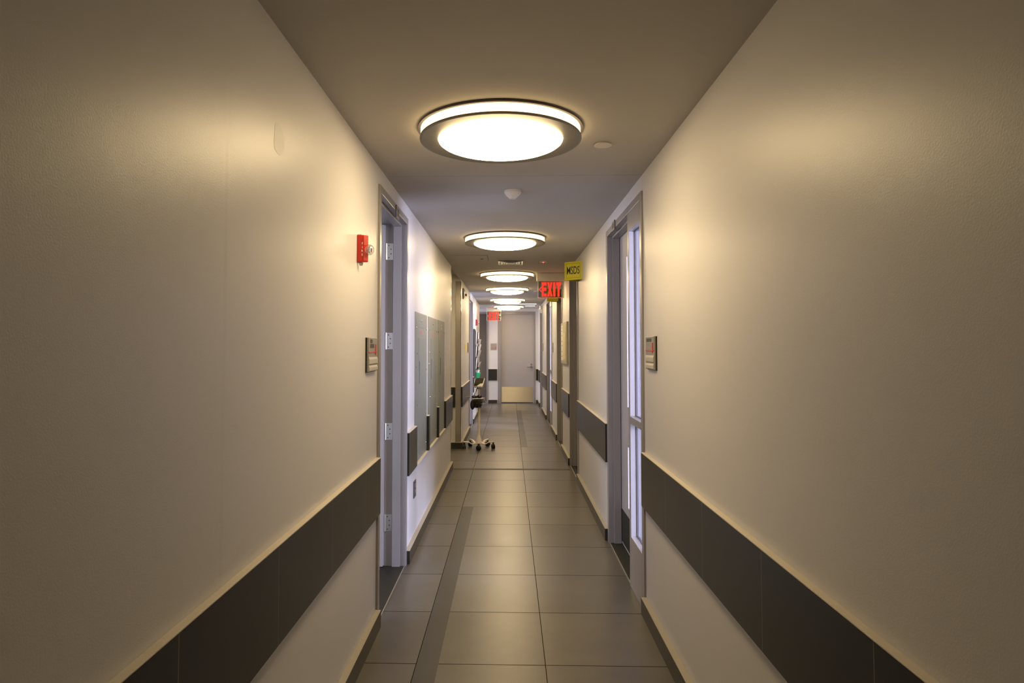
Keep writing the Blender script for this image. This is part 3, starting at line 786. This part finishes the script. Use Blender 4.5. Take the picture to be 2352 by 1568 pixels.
# ---------------------------------------------------------------- electrical panels
def epanel(i, y0, y1, label):
    z0, z1 = .602, 1.765
    r = thing('electrical_panel', label, 'electrical panel', (L, (y0+y1)/2, z0), 'grey electrical panels in the left wall')
    w = y1-y0
    obj('panel_body', MB().box(L, L+.002, y0, y1, z0, z1), M['panel'], r, bevel=.002)
    obj('upper_cover', MB().box(L+.002, L+.004, y0+.004, y1-.004, z1-.118, z1-.004), M['panel'], r, bevel=.001)
    mid = MB().box(L+.002, L+.0045, y0+.004, y1-.004, z0+.012, z1-.121)
    cov = obj('front_cover', mid, M['panel'], r, bevel=.001)
    d = MB().box(L+.0045, L+.0065, y0+w*.27, y1-w*.16, z0+.44, z1-.20); dr = obj('access_door', d, M['panel2'], r, bevel=.001)
    obj('latch', MB().box(L+.0065, L+.012, y0+w*.31, y0+w*.36, z0+.60, z0+.78, .002), M['panel2'], dr)
    d = MB().box(L+.0045, L+.0065, y0+w*.30, y1-w*.14, z0+.05, z0+.42); obj('lower_door', d, M['panel2'], r, bevel=.001)
    for (fy, fz) in ((.07, 1.04), (.93, 1.04), (.07, .74), (.93, .70), (.16, .84), (.93, .33), (.07, .28), (.2, .44), (.93, .08), (.12, .06), (.5, 1.10)):
        obj('screw', MB().sphere((L+.0055, y0+w*fy, z0+fz), .0075, (.5, 1, 1), 12), M['chrome'], r)
    if i < 3:
        lb = MB(); lb.poly([(.034*math.cos(t), .021*math.sin(t)) for t in [2*PI*k/20 for k in range(20)]], (L+.0046, y0+w*.5, z1-.155), (0, 1, 0), (0, 0, 1), (1, 0, 0), .0008)
        obj('warning_label', lb, M['palered'], r)
    if i == 2: obj('tag', MB().box(L+.004, L+.005, y0+w*.48, y0+w*.58, z1-.09, z1-.04), M['cream'], r)
    obj('bottom_lip', MB().box(L, L+.022, y0, y1, z0-.008, z0), M['cap'], r)
PL = ['grey electrical panel in left wall, nearest of three, beside open doorway',
      'grey electrical panel in left wall, the middle one of three',
      'grey electrical panel in left wall, farthest of three, by the passage corner']
for i, (a, b) in enumerate(PAN): epanel(i, a, b, PL[i])
r = thing('wall_outlet', 'dark grey power outlet low on left wall under the electrical panels', 'outlet', (L, 4.985, .36))
obj('cover_plate', MB().box(L, L+.006, 4.935, 5.045, .362, .488, .0015), M['outlet'], r)
for z in (.393, .435): obj('socket', MB().box(L+.006, L+.008, 4.972, 5.008, z, z+.028, .001), M['plate'], r)

# ---------------------------------------------------------------- left wall far things
r = thing('alarm_bell', 'round domed beige bell high on left wall past the steel corner guard', 'bell', (L, 10.18, 2.25))
b = MB(); b.lathe([(0, 0), (.078, 0), (.080, .010), (.070, .022), (.045, .031), (0, .034)], n=40); b.xf(Matrix.Translation((L, 10.12, 2.312)) @ Matrix.Rotation(PI/2, 4, 'Y'))
obj('dome', b, M['bell'], r, smooth=True)
b = MB(); b.lathe([(.079, -.0), (.086, .0), (.086, .012), (.079, .013)], n=40, close=True); b.xf(Matrix.Translation((L, 10.12, 2.312)) @ Matrix.Rotation(PI/2, 4, 'Y'))
obj('rim', b, M['darkgrey'], r)
obj('striker', MB().sphere((L+.03, 10.42, 2.312), .014, (1, 1, 1.6)).cyl((L, 10.42, 2.312), (L+.028, 10.42, 2.312), .006), M['black'], r)
tag(obj('paper_note', MB().box(L, L+.002, 10.56, 10.92, 1.41, 1.535), M['note']), 'yellow paper note on left wall beyond the steel corner guard', 'note')
r = thing('notice_board', 'narrow dark-framed board on left wall just past the closed left door', 'notice board', (L, 13.3, .86))
obj('board_frame', MB().box(L, L+.03, 12.99, 13.03, .86, 1.84).box(L, L+.03, 13.38, 13.42, .86, 1.84).box(L, L+.03, 13.03, 13.38, 1.80, 1.84).box(L, L+.03, 13.03, 13.38, .86, .90), M['darkgrey'], r)
obj('board_face', MB().box(L, L+.015, 13.03, 13.38, .90, 1.80), M['boardframe'], r)
r = thing('paper_rack', 'dark wall rack of paper pockets on left wall near the far corner', 'rack', (L, 14.1, .9))
obj('back_panel', MB().box(L, L+.01, 13.5, 14.9, 1.0, 1.82), M['darkgrey'], r)
for z in (1.50, 1.26, 1.01):
    p = MB(); p.poly([(.01, 0), (.055, 0), (.085, .15), (.078, .15), (.05, .008), (.01, .008)], (L, 13.52, z), (1, 0, 0), (0, 0, 1), (0, 1, 0), 1.3); obj('pocket', p, M['clear'], r)
def sheet(y0, w, z0, h, x0, lean, m, lab, name='paper_sheet', cat='paper', grp='papers standing in the wall rack', thick=.006):
    b = MB(); b.poly([(x0, 0), (x0+thick, 0), (x0+thick+lean, h), (x0+lean, h)], (L, y0, z0), (1, 0, 0), (0, 0, 1), (0, 1, 0), w)
    tag(obj(name, b, M[m]), lab, cat, grp)
sheet(13.62, .24, 1.52, .29, .018, .012, 'paper', 'white papers in the top pocket of the wall rack, nearer stack')
sheet(14.15, .3, 1.52, .27, .03, .02, 'paper', 'white papers in the top pocket of the wall rack, farther stack')
sheet(13.62, .25, 1.275, .28, .018, .012, 'paper', 'white papers in the middle rack pocket, nearer stack')
sheet(14.2, .45, 1.28, .26, .028, .055, 'paper', 'white papers sticking out of the middle rack pocket, widest stack', thick=.012)
sheet(13.62, .26, 1.025, .24, .018, .02, 'paper', 'white papers in the lowest rack pocket, above the green folder')
r = thing('folder_holder', 'green folder holder on left wall below the paper rack', 'folder', (L, 13.9, .70))
b = MB(); b.poly([(0, 0), (.05, 0), (.105, .22), (.1, .22), (.0, .22)], (L, 13.75, .72), (1, 0, 0), (0, 0, 1), (0, 1, 0), .32); obj('holder', b, M['green'], r)
obj('side_folder', MB().box(L, L+.03, 13.58, 13.73, .66, .95), M['dgreen'], r)
b = MB(); b.poly([(.03, .16), (.06, .16), (.09, .27), (.055, .27)], (L, 13.85, .72), (1, 0, 0), (0, 0, 1), (0, 1, 0), .2); obj('paper', b, M['paper'], r)

# ---------------------------------------------------------------- right wall far things
r = thing('notice_board', 'framed notice board on right wall between the second and third right doors', 'notice board', (R, 9.02, 1.25))
obj('board_frame', MB().box(R-.028, R, 8.56, 9.46, 1.262, 1.822, .003), M['boardframe'], r)
obj('board_face', MB().box(R-.030, R-.028, 8.60, 9.42, 1.292, 1.792), M['cork'], r)
p = MB(); p.box(R-.0315, R-.030, 9.12, 9.40, 1.30, 1.785); obj('white_list', p, M['paper'], r)
for z in (1.35, 1.42, 1.50, 1.56, 1.64, 1.70, 1.75): obj('print_mark', MB().box(R-.0322, R-.0315, 9.22, 9.30, z, z+.012), M['darkgrey'], r)
obj('cream_sheet', MB().box(R-.0315, R-.030, 8.78, 9.02, 1.32, 1.68), M['cream'], r)
r = thing('door_closer', 'small steel box above the last door on the right wall', 'door closer', (R, 15.35, 2.29))
obj('housing', MB().box(R-.055, R-.012, 15.33, 15.66, 2.36, 2.45, .004), M['steel'], r)
obj('bracket', MB().box(R-.045, R-.012, 15.36, 15.40, 2.27, 2.36), M['chrome'], r)

# ---------------------------------------------------------------- medical monitor stand
cx, cy = -.452, 9.72
r = thing('monitor_stand', 'white wheeled medical monitor stand on floor by the left wall', 'medical stand', (cx, cy, 0))
hub = MB(); hub.lathe([(0, .058), (.052, .058), (.050, .085), (.026, .18), (.021, .20), (0, .20)], (cx, cy, 0), 32); obj('hub', hub, M['cart'], r, smooth=True)
obj('pole', MB().cyl((cx, cy, .19), (cx+.004, cy, .60), .0185).cyl((cx+.004, cy, .60), (cx+.004, cy, .885), .013), M['cart'], r, smooth=True)
for k in range(5):
    a = math.radians(-88+72*k); ca, sa = math.cos(a), math.sin(a); n = (-sa, ca)
    lg = MB(); prof = [(.03, .078, .030), (.10, .066, .026), (.155, .098, .022), (.235, .106, .016)]
    prev = None
    for (d, z, w) in prof:
        q = [lg.bm.verts.new((cx+ca*d+n[0]*w*e, cy+sa*d+n[1]*w*e, z+f)) for e, f in ((-.8, -.010), (.8, -.010), (.8, .008), (-.8, .008))]
        if prev:
            for i in range(4): lg.bm.faces.new((prev[i], prev[(i+1) % 4], q[(i+1) % 4], q[i]))
        else: lg.bm.faces.new(q[::-1])
        prev = q
    lg.bm.faces.new(prev); leg = obj('leg', lg, M['cart'], r, bevel=.004)
    wx, wy = cx+ca*.222, cy+sa*.222; t = random.uniform(0, PI)
    u = Vector((math.cos(t), math.sin(t), 0))
    ws = MB(); c = Vector((wx, wy, .036))
    for sgn in (-1, 1): ws.cyl(c+u*sgn*.006, c+u*sgn*.020, .036, n=20)
    ws.cyl((wx, wy, .05), (wx, wy, .094), .012); obj('caster', ws, M['rubber'], leg, smooth=True)
# basket of wire with contents
bx, by, bz0, bz1 = cx-.02, cy-.03, .60, .735
bk = MB()
def loop(z, a, b, rr=.004):
    pts = [(bx+a*math.cos(t)*(1 if abs(math.cos(t)) > .0 else 1), by+b*math.sin(t), z) for t in [2*PI*k/24 for k in range(25)]]
    bk.tube(pts, rr, 6)
loop(bz0, .062, .055); loop(bz0+.05, .07, .06); loop(bz0+.095, .075, .065)
for k in range(10):
    t = 2*PI*k/10; bk.tube([(bx+.062*math.cos(t), by+.055*math.sin(t), bz0), (bx+.082*math.cos(t), by+.07*math.sin(t), bz1)], .0028, 6)
obj('basket', bk, M['darkgrey'], r, smooth=True)
bk = MB(); loop(bz1, .088, .075, .0065); bk.tube([(bx+.08, by-.03, bz1), (bx+.10, by-.05, bz1+.004), (bx+.112, by-.05, bz1+.006)], .006); obj('basket_rim', bk, M['white'], r, smooth=True)
# monitor tilted back and turned to the left
mm = Matrix.Translation((cx+.004, cy-.02, .962)) @ Matrix.Rotation(math.radians(-14), 4, 'Z') @ Matrix.Rotation(math.radians(-48), 4, 'X')
b = MB(); b.box(-.072, .072, -.014, .016, -.092, .092, .012); b.xf(mm); mon = obj('monitor', b, M['white'], r, smooth=True)
b = MB(); b.box(-.063, .063, -.0152, -.014, -.083, .083); b.xf(mm); obj('screen', b, M['screen'], mon)
b = MB(); b.poly([(-.015, -.083), (.063, -.083), (.063, -.030), (.03, -.036)], (0, -.0160, 0), (1, 0, 0), (0, 0, 1), (0, 1, 0), .0008); b.xf(mm); obj('label', b, M['paper'], mon)
obj('swivel_bracket', MB().box(cx-.025, cx+.03, cy-.02, cy+.03, .87, .93, .006), M['plate'], r)
cb = MB(); cb.tube([(cx-.02, cy-.05, .89), (cx-.035, cy-.06, .84), (cx-.06, cy-.05, .79), (cx-.065, cy-.04, .75)], .0055, 8, True); obj('black_cable', cb, M['black'], r, smooth=True)
cb = MB()
cb.tube([(cx-.19, cy-.05, .745), (cx-.165, cy-.05, .762), (cx-.13, cy-.05, .762), (cx-.10, cy-.04, .745), (cx-.085, cy-.04, .75)], .003, 8, True)
cb.tube([(cx+.06, cy-.06, .735), (cx+.10, cy-.06, .70), (cx+.105, cy-.07, .67), (cx+.08, cy-.07, .66), (cx+.04, cy-.08, .655)], .003, 8, True)
cb.tube([(cx-.03, cy-.05, .88), (cx-.05, cy-.07, .80), (cx-.085, cy-.06, .745)], .003, 8, True)
obj('pale_cable', cb, M['cable'], r, smooth=True)
# bag and cuffs filling the basket
r = thing('equipment_bag', 'black bag and rolled cuffs stuffed in the monitor stand basket', 'bag', (bx, by, .60))
b = MB(); b.sphere((bx, by, .668), .072, (1.05, .92, .98), 24); obj('bag_body', b, M['fabric'], r, smooth=True)
b = MB(); b.sphere((bx-.07, by-.02, .64), .042, (.8, .9, 1.7), 20); obj('side_pouch', b, M['fabric'], r, smooth=True)
b = MB(); b.sphere((bx+.03, by-.02, .762), .035, (1.15, .9, .75), 20); b.sphere((bx-.045, by-.01, .752), .036, (1.1, .8, .8), 20); obj('rolled_cuff', b, M['black'], r, smooth=True)

# ---------------------------------------------------------------- camera, world, view
cam = bpy.data.cameras.new('camera'); co = bpy.data.objects.new('camera', cam); C.objects.link(co); S.camera = co
cam.sensor_width = 36; cam.lens = 1509.56*36/2352
cam.shift_x = (1176-1130.78)/2352; cam.shift_y = (736.33-784)/2352
co.location = (0, 0, 1.5); co.rotation_mode = 'XYZ'; co.rotation_euler = (PI/2+.0386, 0, .026)
cam.clip_start = .05; cam.clip_end = 60
w = bpy.data.worlds.new('world'); S.world = w; w.use_nodes = True
w.node_tree.nodes['Background'].inputs[0].default_value = (.6, .7, 1, 1); w.node_tree.nodes['Background'].inputs[1].default_value = .3
vs = S.view_settings; vs.view_transform = 'Standard'; vs.look = 'None'; vs.gamma = 1; vs.use_curve_mapping = False; vs.exposure = 0.54
